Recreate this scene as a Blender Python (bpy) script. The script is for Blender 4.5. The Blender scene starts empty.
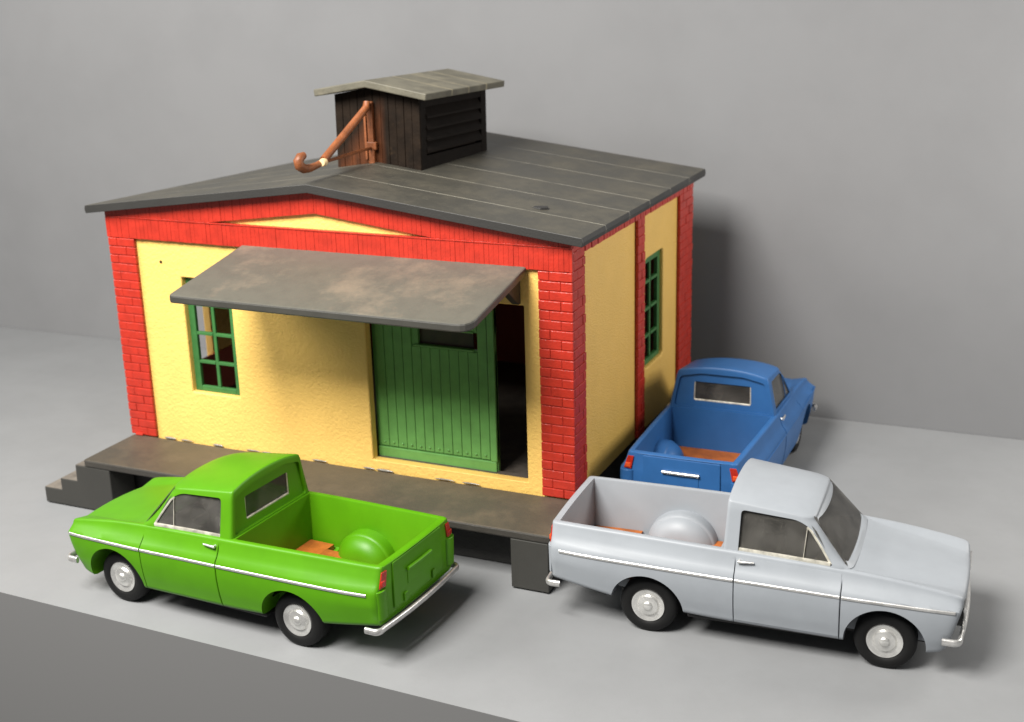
import bpy, bmesh, math, random
import numpy as np
from mathutils import Vector, Matrix
random.seed(7)
scene = bpy.context.scene
COL = scene.collection
PI = math.pi

# ------------------------------------------------------------------ materials
def mat(name, color, rough=0.5, metal=0.0, spec=0.5, var=0.0, vscale=3.0, var_col=None, bump=0.0, bscale=40.0, bdist=0.02,
        bump2=0.0, b2scale=6.0, detail=4.0, rough_var=0.0, coat=0.0):
    m = bpy.data.materials.new(name); m.use_nodes = True
    nt = m.node_tree; b = nt.nodes['Principled BSDF']
    b.inputs['Base Color'].default_value = (*color, 1)
    b.inputs['Roughness'].default_value = rough
    b.inputs['Metallic'].default_value = metal
    b.inputs['Specular IOR Level'].default_value = spec
    b.inputs['Coat Weight'].default_value = coat
    tc = nt.nodes.new('ShaderNodeTexCoord')
    def noise(scale, det=detail, rgh=0.6):
        n = nt.nodes.new('ShaderNodeTexNoise'); n.inputs['Scale'].default_value = scale
        n.inputs['Detail'].default_value = det; n.inputs['Roughness'].default_value = rgh
        nt.links.new(tc.outputs['Object'], n.inputs['Vector']); return n
    if var > 0:
        n = noise(vscale)
        r = nt.nodes.new('ShaderNodeMapRange'); r.inputs[1].default_value = 0.38; r.inputs[2].default_value = 0.66
        nt.links.new(n.outputs['Fac'], r.inputs[0])
        mx = nt.nodes.new('ShaderNodeMix'); mx.data_type = 'RGBA'
        c2 = var_col if var_col else tuple(c * (1 - var) for c in color)
        mx.inputs[6].default_value = (*color, 1); mx.inputs[7].default_value = (*c2, 1)
        mul = nt.nodes.new('ShaderNodeMath'); mul.operation = 'MULTIPLY'; mul.inputs[1].default_value = var if var_col else 1.0
        nt.links.new(r.outputs[0], mul.inputs[0]); nt.links.new(mul.outputs[0], mx.inputs[0])
        nt.links.new(mx.outputs[2], b.inputs['Base Color'])
        m['mix'] = mx.name
        if rough_var:
            r2 = nt.nodes.new('ShaderNodeMapRange'); r2.inputs[3].default_value = rough - rough_var; r2.inputs[4].default_value = rough + rough_var
            nt.links.new(n.outputs['Fac'], r2.inputs[0]); nt.links.new(r2.outputs[0], b.inputs['Roughness'])
    last = None
    for st, sc in ((bump, bscale), (bump2, b2scale)):
        if st > 0:
            n = noise(sc, 3.0, 0.55)
            bp = nt.nodes.new('ShaderNodeBump'); bp.inputs['Strength'].default_value = st; bp.inputs['Distance'].default_value = bdist
            nt.links.new(n.outputs['Fac'], bp.inputs['Height'])
            if last: nt.links.new(last.outputs['Normal'], bp.inputs['Normal'])
            last = bp
    if last: nt.links.new(last.outputs['Normal'], b.inputs['Normal'])
    return m

def add_speckle(m, color, scale, lo, hi, amount, up_only=False):
    """worn flecks / dust / painted sparkle: a second colour mixed in where a fine noise passes a threshold"""
    nt = m.node_tree; b = nt.nodes['Principled BSDF']
    tc = [n for n in nt.nodes if n.type == 'TEX_COORD'][0]
    n = nt.nodes.new('ShaderNodeTexNoise'); n.inputs['Scale'].default_value = scale; n.inputs['Detail'].default_value = 9
    n.inputs['Roughness'].default_value = 0.72
    nt.links.new(tc.outputs['Object'], n.inputs['Vector'])
    r = nt.nodes.new('ShaderNodeMapRange'); r.inputs[1].default_value = lo; r.inputs[2].default_value = hi; r.inputs[4].default_value = amount
    nt.links.new(n.outputs['Fac'], r.inputs[0])
    mx = nt.nodes.new('ShaderNodeMix'); mx.data_type = 'RGBA'; mx.inputs[7].default_value = (*color, 1)
    l = b.inputs['Base Color'].links
    if l: nt.links.new(l[0].from_socket, mx.inputs[6])
    else: mx.inputs[6].default_value = b.inputs['Base Color'].default_value
    fac = r.outputs[0]
    if up_only:
        g = nt.nodes.new('ShaderNodeNewGeometry'); sp = nt.nodes.new('ShaderNodeSeparateXYZ'); nt.links.new(g.outputs['True Normal'], sp.inputs[0])
        u = nt.nodes.new('ShaderNodeMapRange'); u.inputs[1].default_value = .55; u.inputs[2].default_value = .95; nt.links.new(sp.outputs[2], u.inputs[0])
        k = nt.nodes.new('ShaderNodeMath'); k.operation = 'MULTIPLY'; nt.links.new(fac, k.inputs[0]); nt.links.new(u.outputs[0], k.inputs[1]); fac = k.outputs[0]
    nt.links.new(fac, mx.inputs[0]); nt.links.new(mx.outputs[2], b.inputs['Base Color'])
    return m

def add_seams(m, seams, width, color, axis=1, amount=0.8):
    """worn light scratches running along the panel joints (real wear on the plastic)"""
    nt = m.node_tree; b = nt.nodes['Principled BSDF']
    tc = [n for n in nt.nodes if n.type == 'TEX_COORD'][0]
    sp = nt.nodes.new('ShaderNodeSeparateXYZ'); nt.links.new(tc.outputs['Object'], sp.inputs[0])
    acc = None
    for s in seams:
        d = nt.nodes.new('ShaderNodeMath'); d.operation = 'SUBTRACT'; d.inputs[1].default_value = s
        nt.links.new(sp.outputs[axis], d.inputs[0])
        a = nt.nodes.new('ShaderNodeMath'); a.operation = 'ABSOLUTE'; nt.links.new(d.outputs[0], a.inputs[0])
        c = nt.nodes.new('ShaderNodeMath'); c.operation = 'LESS_THAN'; c.inputs[1].default_value = width
        nt.links.new(a.outputs[0], c.inputs[0])
        if acc is None: acc = c
        else:
            k = nt.nodes.new('ShaderNodeMath'); k.operation = 'MAXIMUM'
            nt.links.new(acc.outputs[0], k.inputs[0]); nt.links.new(c.outputs[0], k.inputs[1]); acc = k
    n = nt.nodes.new('ShaderNodeTexNoise'); n.inputs['Scale'].default_value = 4.0; n.inputs['Detail'].default_value = 8
    nt.links.new(tc.outputs['Object'], n.inputs['Vector'])
    r = nt.nodes.new('ShaderNodeMapRange'); r.inputs[1].default_value = 0.30; r.inputs[2].default_value = 0.62; r.inputs[3].default_value = .25*amount; r.inputs[4].default_value = amount
    nt.links.new(n.outputs['Fac'], r.inputs[0])
    mu = nt.nodes.new('ShaderNodeMath'); mu.operation = 'MULTIPLY'
    nt.links.new(acc.outputs[0], mu.inputs[0]); nt.links.new(r.outputs[0], mu.inputs[1])
    mx = nt.nodes.new('ShaderNodeMix'); mx.data_type = 'RGBA'; mx.inputs[7].default_value = (*color, 1)
    l = b.inputs['Base Color'].links
    if l: nt.links.new(l[0].from_socket, mx.inputs[6])
    else: mx.inputs[6].default_value = b.inputs['Base Color'].default_value
    nt.links.new(mu.outputs[0], mx.inputs[0]); nt.links.new(mx.outputs[2], b.inputs['Base Color'])
    return m

def glass(name, tint, rough):
    m = bpy.data.materials.new(name); m.use_nodes = True
    nt = m.node_tree; b = nt.nodes['Principled BSDF']
    b.inputs['Base Color'].default_value = (*tint, 1); b.inputs['Roughness'].default_value = rough
    b.inputs['Transmission Weight'].default_value = 0.72; b.inputs['IOR'].default_value = 1.3
    tc = nt.nodes.new('ShaderNodeTexCoord'); n = nt.nodes.new('ShaderNodeTexNoise')
    n.inputs['Scale'].default_value = 3.2; n.inputs['Detail'].default_value = 3
    nt.links.new(tc.outputs['Object'], n.inputs['Vector'])
    r = nt.nodes.new('ShaderNodeMapRange'); r.inputs[1].default_value = .35; r.inputs[2].default_value = .7
    r.inputs[3].default_value = .88; r.inputs[4].default_value = .68
    nt.links.new(n.outputs['Fac'], r.inputs[0]); nt.links.new(r.outputs[0], b.inputs['Transmission Weight'])
    return m

GREY_TABLE = mat('grey_board', (.218, .223, .228), .75, spec=.25, var=.06, vscale=.9, bump=.12, bscale=55, bdist=.01)
add_speckle(GREY_TABLE, (.192, .196, .198), 2.6, .50, .75, .35)
GREY_WALL = mat('grey_backdrop', (.194, .196, .201), .8, spec=.2, var=.06, vscale=.6, bump=.10, bscale=45, bdist=.01)
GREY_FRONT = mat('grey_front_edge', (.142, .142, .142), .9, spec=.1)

YELLOW = mat('yellow_stucco', (.84, .54, .145), .36, spec=.5, var=.05, vscale=2.0, bump=.40, bscale=22, bdist=.03, bump2=.25, b2scale=60)
YELLOW_SIDE = mat('yellow_stucco_side', (.82, .52, .13), .36, spec=.5, var=.05, vscale=2.0, bump=.6, bscale=46, bdist=.03)
add_speckle(YELLOW_SIDE, (.95, .68, .27), 42, .57, .66, .45)  # sparkle of the glossy stucco painted into the colour as pale flecks
add_speckle(YELLOW_SIDE, (.62, .34, .06), 30, .58, .70, .30)
RED = mat('red_brick_paint', (.45, .028, .014), .34, spec=.5, var=.22, vscale=6, bump=.35, bscale=34, bdist=.015)
RED_JOINT = mat('red_brick_joint', (.37, .021, .011), .6, spec=.3)
ROOF = mat('dark_roof_plastic', (.028, .027, .025), .5, spec=.5, var=.30, vscale=1.3, bump=.25, bscale=38, bdist=.012, rough_var=.12)
add_speckle(ROOF, (.050, .047, .037), 6.0, -.2, .6, .85, True)
add_speckle(ROOF, (.115, .101, .072), 1.3, .44, .74, .65, True)
add_speckle(ROOF, (.24, .22, .17), 26, .60, .72, .5, True)
SEAMS = (.66, 1.545, 2.37, 3.30, 4.2)
add_seams(ROOF, SEAMS, (.011), (.22, .205, .165), amount=.85)
AWN = mat('grey_awning_plastic', (.050, .048, .041), .5, spec=.45, var=.30, vscale=1.4, bump=.2, bscale=40, bdist=.01, rough_var=.1)
add_speckle(AWN, (.108, .104, .082), 5, -.3, .55, .85, True)
add_speckle(AWN, (.28, .215, .15), .8, .52, .72, .55, True)
DECK = mat('dusty_platform', (.040, .036, .030), .55, spec=.5, var=.3, vscale=2.2, bump=.25, bscale=36, bdist=.015, rough_var=.1)
add_speckle(DECK, (.066, .056, .040), 5, -.2, .6, .85, True)
add_speckle(DECK, (.16, .12, .075), 1.1, .46, .76, .6, True)
BLOCK = mat('dark_grey_plastic', (.037, .036, .032), .5, spec=.45, var=.1, vscale=2, bump=.1, bscale=30)
TREAD = mat('dusty_tread', (.17, .15, .125), .65, var=.4, vscale=5)
PLINTH = mat('black_plinth', (.022, .021, .020), .6, var=.3, vscale=4, bump=.2)
BROWN = mat('dark_brown_planks', (.014, .0085, .005), .7, spec=.12, var=.45, vscale=5, bump=.35, bscale=22, bdist=.015)
add_speckle(BROWN, (.10, .06, .03), 3.2, .58, .8, .5)
PLANKF = BROWN.copy(); PLANKF.name = 'rust_stained_planks'
def add_stain(m):
    nt = m.node_tree; b = nt.nodes['Principled BSDF']; tc = [n for n in nt.nodes if n.type == 'TEX_COORD'][0]
    sp = nt.nodes.new('ShaderNodeSeparateXYZ'); nt.links.new(tc.outputs['Object'], sp.inputs[0])
    def M(op, a, c):
        n = nt.nodes.new('ShaderNodeMath'); n.operation = op
        for i, v in enumerate((a, c)):
            if isinstance(v, (int, float)): n.inputs[i].default_value = v
            else: nt.links.new(v, n.inputs[i])
        return n.outputs[0]
    mp = nt.nodes.new('ShaderNodeMapping'); mp.inputs['Scale'].default_value = (9, 9, 1.6); nt.links.new(tc.outputs['Object'], mp.inputs[0])
    nz = nt.nodes.new('ShaderNodeTexNoise'); nz.inputs['Scale'].default_value = 1.0; nz.inputs['Detail'].default_value = 7; nt.links.new(mp.outputs[0], nz.inputs['Vector'])
    line = M('SUBTRACT', M('ADD', M('MULTIPLY', sp.outputs[0], 1.15), 9.62), sp.outputs[2])      # below the boom
    e1 = nt.nodes.new('ShaderNodeMapRange'); e1.inputs[1].default_value = 0; e1.inputs[2].default_value = .35; nt.links.new(line, e1.inputs[0])
    e2 = nt.nodes.new('ShaderNodeMapRange'); e2.inputs[1].default_value = -3.42; e2.inputs[2].default_value = -3.56; nt.links.new(sp.outputs[0], e2.inputs[0])
    e3 = nt.nodes.new('ShaderNodeMapRange'); e3.inputs[1].default_value = .30; e3.inputs[2].default_value = .62; nt.links.new(nz.outputs['Fac'], e3.inputs[0])
    f = M('MULTIPLY', M('MULTIPLY', e1.outputs[0], e2.outputs[0]), M('ADD', M('MULTIPLY', e3.outputs[0], .7), .2))
    mx = nt.nodes.new('ShaderNodeMix'); mx.data_type = 'RGBA'; mx.inputs[7].default_value = (.13, .04, .014, 1)
    nt.links.new(b.inputs['Base Color'].links[0].from_socket, mx.inputs[6]); nt.links.new(f, mx.inputs[0]); nt.links.new(mx.outputs[2], b.inputs['Base Color'])
add_stain(PLANKF)
LOUV = mat('dark_brown_louvre', (.009, .0065, .005), .7, spec=.1, var=.3, vscale=5)
VROOF = mat('olive_vent_roof', (.130, .120, .088), .55, spec=.4, var=.35, vscale=3.0, bump=.3, bscale=30, bdist=.015)
add_speckle(VROOF, (.25, .22, .15), 2.0, .52, .72, .6)
add_seams(VROOF, (2.25, 2.75, 3.3), .02, (.36, .31, .20), amount=.6)
RUST = mat('rust_orange', (.26, .080, .024), .5, spec=.5, var=.35, vscale=6, bump=.3, bscale=26, bdist=.02)
CREAM = mat('cream_plastic', (.75, .55, .30), .4)
DOOR = mat('door_green', (.135, .345, .085), .4, spec=.5, var=.18, vscale=3.5, bump=.2, bscale=36, bdist=.012)
FRAME = mat('window_frame_green', (.040, .155, .040), .42, spec=.5, var=.2, vscale=6)
INNER = mat('unpainted_inner_red', (.34, .065, .04), .55)
DOORLIGHT = mat('door_light_brown', (.040, .020, .010), .4, var=.6, vscale=5)
INFLOOR = mat('inner_floor_brown', (.10, .085, .07), .6, var=.4, vscale=4)
GLUE = mat('glue_bead', (.20, .185, .155), .2, spec=.6)

G_GREEN = mat('green_truck_paint', (.072, .245, .002), .42, spec=.32, var=.08, vscale=3, bump=.06, bscale=60, bdist=.006)
G_GREY = mat('pale_grey_truck_paint', (.278, .298, .322), .45, spec=.35, var=.06, vscale=2.5, bump=.06, bscale=60, bdist=.006)
G_BLUE = mat('blue_truck_paint', (.026, .108, .29), .42, spec=.3, var=.1, vscale=3, bump=.06, bscale=60, bdist=.006)
CHROME = mat('silver_trim', (.70, .69, .67), .30, metal=.75, var=.25, vscale=9, bump=.2, bscale=50, bdist=.008)
SILVER = mat('silver_hub', (.84, .83, .80), .26, metal=.78, var=.2, vscale=8, bump=.2, bscale=45, bdist=.008)
WINSILVER = mat('painted_window_trim', (.66, .63, .54), .35, metal=.3, var=.5, vscale=9, bump=.3, bscale=30, bdist=.01)
RUBBER = mat('tyre_black', (.006, .006, .006), .6, spec=.25, bump=.15, bscale=40, bdist=.01)
CHASSIS = mat('chassis_black', (.012, .012, .012), .6)
BEDWOOD = mat('orange_brown_bed', (.44, .12, .018), .55, var=.35, vscale=5, bump=.15)
LENS = mat('red_lens', (.42, .022, .010), .2, spec=.7, var=.3, vscale=12)
AMBER = mat('amber_lens', (.60, .075, .015), .22, spec=.7)
LAMPGLASS = mat('headlamp_glass', (.75, .75, .72), .15, metal=.3)
SEAT = mat('seat_brown', (.11, .09, .075), .6)
DARKIN = mat('cab_interior_grey', (.16, .15, .13), .6)
GLASS = glass('smoky_plastic_glazing', (.24, .23, .21), .10)

# ------------------------------------------------------------------ mesh helpers
def finish(name, bm, m, parent=None, smooth=None, bevel=0.0, loc=None):
    bmesh.ops.recalc_face_normals(bm, faces=bm.faces[:])
    me = bpy.data.meshes.new(name); bm.to_mesh(me); bm.free()
    return link(name, me, m, parent, smooth, bevel)

def link(name, me, m, parent=None, smooth=None, bevel=0.0):
    o = bpy.data.objects.new(name, me); COL.objects.link(o)
    ms = m if isinstance(m, (list, tuple)) else [m]
    if len(me.materials): me.materials.clear()
    for x in ms: me.materials.append(x)
    if smooth is not None:
        me.shade_smooth(); me.set_sharp_from_angle(angle=math.radians(smooth))
    if bevel > 0:
        b = o.modifiers.new('Bevel', 'BEVEL'); b.width = bevel; b.segments = 2; b.limit_method = 'ANGLE'; b.angle_limit = math.radians(40)
        b.harden_normals = False
    if parent: o.parent = parent
    return o

def box(bm, x0, x1, y0, y1, z0, z1, mi=0):
    vs = [bm.verts.new(p) for p in ((x0,y0,z0),(x1,y0,z0),(x1,y1,z0),(x0,y1,z0),(x0,y0,z1),(x1,y0,z1),(x1,y1,z1),(x0,y1,z1))]
    for f in ((0,3,2,1),(4,5,6,7),(0,1,5,4),(1,2,6,5),(2,3,7,6),(3,0,4,7)):
        fc = bm.faces.new([vs[i] for i in f]); fc.material_index = mi
    return vs

def prism(bm, poly, a, b, axis='y', mi=0):
    """poly: list of 2-D points; extruded along axis from a to b"""
    def P(u, v, t):
        return {'y': (u, t, v), 'x': (t, u, v), 'z': (u, v, t)}[axis]
    A = [bm.verts.new(P(u, v, a)) for u, v in poly]; B = [bm.verts.new(P(u, v, b)) for u, v in poly]
    n = len(poly)
    for f in [A[::-1], B] + [[A[i], A[(i+1) % n], B[(i+1) % n], B[i]] for i in range(n)]:
        fc = bm.faces.new(f); fc.material_index = mi
    return A + B

def tube(bm, pts, r, n=10, caps=True, flat=1.0, up=(0, 0, 1), taper=None):
    pts = [Vector(p) for p in pts]; rings = []
    for i, p in enumerate(pts):
        d = (pts[min(i+1, len(pts)-1)] - pts[max(i-1, 0)]).normalized()
        u = Vector(up); s = d.cross(u)
        if s.length < 1e-4: s = d.cross(Vector((1, 0, 0)))
        s.normalize(); u = s.cross(d).normalized()
        rr = r * (taper[i] if taper else 1)
        rings.append([bm.verts.new(p + s*math.cos(2*PI*k/n)*rr*flat + u*math.sin(2*PI*k/n)*rr) for k in range(n)])
    for a, b in zip(rings, rings[1:]):
        for k in range(n): bm.faces.new((a[k], a[(k+1) % n], b[(k+1) % n], b[k]))
    if caps: bm.faces.new(rings[0][::-1]); bm.faces.new(rings[-1])

def lathe(bm, prof, n=40, axis='y', center=(0, 0, 0), mi=0):
    """prof: (radius, offset along axis)"""
    cx, cy, cz = center; rings = []
    for r, h in prof:
        if r < 1e-5: rings.append([bm.verts.new((cx, cy + h, cz))]); continue
        rings.append([bm.verts.new((cx + r*math.cos(2*PI*k/n), cy + h, cz + r*math.sin(2*PI*k/n))) for k in range(n)])
    for a, b in zip(rings, rings[1:]):
        for k in range(n):
            q = [a[k % len(a)], a[(k+1) % len(a)], b[(k+1) % len(b)], b[k % len(b)]]
            u = []
            for v in q:
                if v not in u: u.append(v)
            if len(u) > 2:
                f = bm.faces.new(u); f.material_index = mi

def rounded(poly, r, n=4):
    """round the corners of a 2-D polygon"""
    out = []; N = len(poly)
    for i in range(N):
        p = Vector(poly[i]).to_2d() if len(poly[i]) == 3 else Vector(poly[i]); a = Vector(poly[i-1]); b = Vector(poly[(i+1) % N])
        rr = r[i] if isinstance(r, (list, tuple)) else r
        da = (a - p); db = (b - p); t = min(rr, da.length*.45, db.length*.45)
        if t < 1e-5: out.append(tuple(p)); continue
        s = p + da.normalized()*t; e = p + db.normalized()*t
        for k in range(n+1):
            u = k/n; q = s*(1-u)**2 + p*2*u*(1-u) + e*u*u; out.append(tuple(q))
    return out

def bm_new(): return bmesh.new()

def cut(base_bm, cutters, op='DIFFERENCE'):
    """base minus each cutter bmesh (applied booleans); returns a new mesh datablock"""
    bmesh.ops.recalc_face_normals(base_bm, faces=base_bm.faces[:])
    me = bpy.data.meshes.new('tmp'); base_bm.to_mesh(me); base_bm.free()
    o = bpy.data.objects.new('tmp', me); COL.objects.link(o); cs = []
    for c in cutters:
        bmesh.ops.recalc_face_normals(c, faces=c.faces[:])
        mc = bpy.data.meshes.new('tmpc'); c.to_mesh(mc); c.free()
        oc = bpy.data.objects.new('tmpc', mc); COL.objects.link(oc); cs.append(oc)
        md = o.modifiers.new('b', 'BOOLEAN'); md.operation = op; md.object = oc; md.solver = 'EXACT'
    dg = bpy.context.evaluated_depsgraph_get(); dg.update()
    out = bpy.data.meshes.new_from_object(o.evaluated_get(dg))
    for x in [o] + cs:
        d = x.data; bpy.data.objects.remove(x); bpy.data.meshes.remove(d)
    return out

def empty(name, loc, rz, label, cat, group=None):
    o = bpy.data.objects.new(name, None); COL.objects.link(o); o.empty_display_size = .3
    o.location = loc; o.rotation_euler = (0, 0, rz); o['label'] = label; o['category'] = cat
    if group: o['group'] = group
    return o

def structure(o, label):
    o['kind'] = 'structure'; o['label'] = label; return o

def pchip(xs, ys):
    xs = np.array(xs, float); ys = np.array(ys, float); h = np.diff(xs); d = np.diff(ys)/h
    m = np.zeros(len(xs)); m[0] = d[0]; m[-1] = d[-1]
    for i in range(1, len(xs)-1):
        if d[i-1]*d[i] > 0:
            w1 = 2*h[i]+h[i-1]; w2 = h[i]+2*h[i-1]; m[i] = (w1+w2)/(w1/d[i-1]+w2/d[i])
    def f(x):
        x = min(max(x, xs[0]), xs[-1]); i = min(max(int(np.searchsorted(xs, x))-1, 0), len(xs)-2)
        t = (x-xs[i])/h[i]
        return float((2*t**3-3*t**2+1)*ys[i] + (t**3-2*t**2+t)*h[i]*m[i] + (-2*t**3+3*t**2)*ys[i+1] + (t**3-t**2)*h[i]*m[i+1])
    return f

# ------------------------------------------------------------------ setting
YW, KW, YE, KE = 6.179, .0142, -3.670, -.0318        # back wall line and board edge (slightly skewed)
bm = bm_new()
L = 40.0
pts = [(-L, YE - KE*L), (L, YE + KE*L), (L, YW + KW*L + .3), (-L, YW - KW*L + .3)]
prism(bm, pts, -9.0, 0.0, 'z')
for f in bm.faces:
    f.normal_update()
    if f.normal.y < -.9 or f.normal.y > .9 and False: f.material_index = 1
bmesh.ops.recalc_face_normals(bm, faces=bm.faces[:])
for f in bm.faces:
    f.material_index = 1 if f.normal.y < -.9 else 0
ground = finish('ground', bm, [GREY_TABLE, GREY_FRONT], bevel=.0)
structure(ground, 'grey display board with a straight front edge under the models')
bm = bm_new()
prism(bm, [(-L, YW - KW*L), (L, YW + KW*L), (L, YW + KW*L + .25), (-L, YW - KW*L + .25)], .004, 26, 'z')
wall = finish('backdrop', bm, GREY_WALL)
structure(wall, 'plain grey backdrop panel rising behind the models')

# ------------------------------------------------------------------ the model building
B = empty('model_building', (0, 0, 0), 0, 'red and yellow model goods shed with dark roof, awning and loading platform', 'building')
RX, RZ, ZE, XL, XR, TR, YF, YB = -3.577, 4.550, 4.086, -7.253, .181, .112, -.137, 5.040
def roof_under(x):
    return RZ - (RZ-ZE)*((x-RX)/(XR-RX) if x > RX else (RX-x)/(RX-XL))
WY = .06          # front wall plane, the brickwork stands at y = 0
# front wall with its two openings
bm = bm_new(); box(bm, -6.98, -.06, WY, WY+.14, .70, 4.02)
c1 = bm_new(); prism(c1, [(-5.87, 1.545), (-5.065, 1.545), (-5.065, 3.225), (-5.87, 3.225)], -.2, .6)
c2 = bm_new(); prism(c2, [(-2.96, .905), (-.675, .905), (-.675, 3.255), (-2.96, 3.255)], -.2, .6)
me = cut(bm, [c1, c2])
front_wall = link('front_wall', me, YELLOW, B, bevel=.018)
# yellow gable infill
bm = bm_new(); prism(bm, [(-6.6, 4.021), (-.5, 4.021), (RX, 4.42)], WY, WY+.14)
finish('gable_panel', bm, YELLOW, B)
# side walls
def side_wall(xa, xb, ywin, name):
    bm = bm_new(); box(bm, xa, xb, .20, 5.0, .70, 3.95 if xa > -3 else 3.82)
    z0, z1 = ywin[2:]
    c = bm_new(); prism(c, rounded([(ywin[0], z0), (ywin[1], z0), (ywin[1], z1), (ywin[0], z1)], .08), xa-.3, xb+.3, 'x')
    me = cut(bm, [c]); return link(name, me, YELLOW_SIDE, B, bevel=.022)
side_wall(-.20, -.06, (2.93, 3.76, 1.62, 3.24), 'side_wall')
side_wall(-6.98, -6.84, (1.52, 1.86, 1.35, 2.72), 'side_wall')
bm = bm_new(); box(bm, -6.83, -.21, 4.88, 4.998, .70, 3.82); finish('rear_wall', bm, YELLOW, B)
# inner lining (bare plastic) and floor
bm = bm_new(); box(bm, -6.83, -.21, 4.80, 4.87, .75, 3.9); box(bm, -6.83, -6.80, .21, 4.79, .861, 1.50); finish('inner_lining', bm, INNER, B)
bm = bm_new(); box(bm, -6.83, -.21, .21, 4.79, .74, .86); finish('inner_floor', bm, INFLOOR, B)
bm = bm_new(); box(bm, -6.95, -.09, .03, 4.96, .02, .698); finish('plinth', bm, PLINTH, B)

# brickwork: every brick is modelled, one mesh per pilaster / band
def bricks_face(bm, u0, u1, z0, z1, put, pitch=.1215, blen=.30, seed=0, gap=.008):
    rnd = random.Random(seed); n = max(1, round((z1-z0)/pitch)); p = (z1-z0)/n
    for r in range(n):
        za, zb = z0+r*p+gap/2, z0+(r+1)*p-gap/2
        cuts = [u0]; u = u0 + (blen*.5 if r % 2 else blen)
        while u < u1-.07: cuts.append(u); u += blen
        cuts.append(u1)
        for a, b in zip(cuts, cuts[1:]):
            put(a+.0012, b-.0012, za+rnd.uniform(-.002, .002), zb+rnd.uniform(-.002, .002), rnd.uniform(-.006, .005), rnd)
def pilaster(x0, x1, y0, y1, z0, z1, faces, seed, top=None):
    bm = bm_new(); box(bm, x0+.016, x1-.016, y0+.016, y1-.004, z0, z1, 1)
    if 'f' in faces:
        bricks_face(bm, x0, x1, z0, z1, lambda a, b, c, d, o, r: box(bm, a, b, y0+o+.004, y0+.05, c, d), seed=seed)
    if 'r' in faces:
        bricks_face(bm, y0+(.052 if 'f' in faces else 0), y1, z0, z1, lambda a, b, c, d, o, r: box(bm, x1-.05, x1-.004+o, a, b, c, d), seed=seed+9)
    if 's' in faces:      # a side facing the front
        bricks_face(bm, x0+.002, x1-.052, z0, z1, lambda a, b, c, d, o, r: box(bm, a, b, y0+o*.5-.004, y0+.03, c, d), seed=seed+5)
    if top: 
        box(bm, x0+.2, x1-.016, y0+.192, y1-.004, z1+.001, top, 1)
        bricks_face(bm, y0+.056, y1, z1+.004, top, lambda a, b, c, d, o, r: box(bm, x1-.05, x1-.004+o, a, b, c, d), seed=seed+3)
    return finish('brick_pilaster', bm, [RED, RED_JOINT], B, bevel=.010)
pilaster(-7.03, -6.575, 0, .20, .780, 3.735, 'f', 1)
pilaster(-.455, 0, 0, .452, .780, 3.735, 'fr', 2, 4.09)
pilaster(-.16, 0, 2.47, 2.76, .72, 3.90, 'r', 3)
pilaster(-.16, 0, 4.40, 5.06, .72, 3.90, 'r', 4)
# lintel: soldier course over the whole front, and along the right eave
bm = bm_new(); box(bm, -7.02, -.012, .008, .19, 3.737, 4.02, 1)
x = -7.035; rnd = random.Random(3)
while x < -.02:
    w = .066
    b = min(x+w-.002, .0)
    box(bm, x, b, .0+rnd.uniform(-.003, .003), .05, 3.737+rnd.uniform(0, .006), 4.026+rnd.uniform(-.006, .006)); x += w
# thin worn ledge between lintel and gable
box(bm, -7.025, -.01, -.010, .05, 4.027, 4.045)
finish('brick_lintel', bm, [RED, RED_JOINT], B, bevel=.0016)
bm = bm_new(); box(bm, -.15, -.012, .46, 5.05, 3.905, 4.09, 1); y = .456
while y < 5.0:
    box(bm, -.05, .0+rnd.uniform(-.005, .004), y, y+.098, 3.90+rnd.uniform(0, .006), 4.085); y += .11
finish('brick_cornice', bm, [RED, RED_JOINT], B, bevel=.006)
# raking bands below the roof
bm = bm_new()
def rake(x0, x1, mi, y0):
    f = lambda x: max(4.046, roof_under(x)-.292)
    g = lambda x: max(roof_under(x)-.012, f(x)+.01)
    prism(bm, [(x0, f(x0)), (x1, f(x1)), (x1, g(x1)), (x0, g(x0))], y0, .08, 'y', mi)
xs = np.arange(-7.035, -.0, .066)
for a in xs:
    b = min(a+.066, 0.0)
    for (p, q) in (((a, RX), (RX, b)) if a < RX < b else ((a, b),)):
        rake(p+.0005, q-.0005, 1, .008); rake(p+.001, q-.001, 0, .0+rnd.uniform(-.003, .003))
finish('raking_band', bm, [RED, RED_JOINT], B, bevel=.0016)
# the foot of the left pilaster
bm = bm_new(); box(bm, -6.93, -6.80, -.035, .05, .779, .815); finish('pilaster_foot', bm, RED, B, bevel=.012)
# corner side of the lintel
# roof: lapped panels
bm = bm_new(); ys = [YF] + list(SEAMS) + [YB]
for i, (a, b) in enumerate(zip(ys, ys[1:])):
    dz = 0
    vs = prism(bm, [(RX, RZ), (XR, ZE), (XR+.012, ZE+TR*.5), (XR, ZE+TR+dz), (RX, RZ+TR+dz), (XL, ZE+TR+dz), (XL-.012, ZE+TR*.5), (XL, ZE)], a+(.001 if i else 0), b-(.001 if i < 5 else 0))
    for v in vs:
        if v.co.x < RX-1: v.co.z -= .20*(v.co.y-YF)/(YB-YF)
roof = finish('roof', bm, ROOF, B, bevel=.007)
bm = bm_new()      # little moulding pip on the roof
sl = (RZ-ZE)/(XR-RX)
zt = lambda x: RZ+TR-sl*(x-RX)
prism(bm, [(-.86, .83), (-.74, .80), (-.66, .88), (-.70, .96), (-.80, .95), (-.87, .92)], zt(-.76)-.06, zt(-.76)+.022, 'z')
finish('moulding_pip', bm, PLINTH, roof, bevel=.01)
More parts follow.
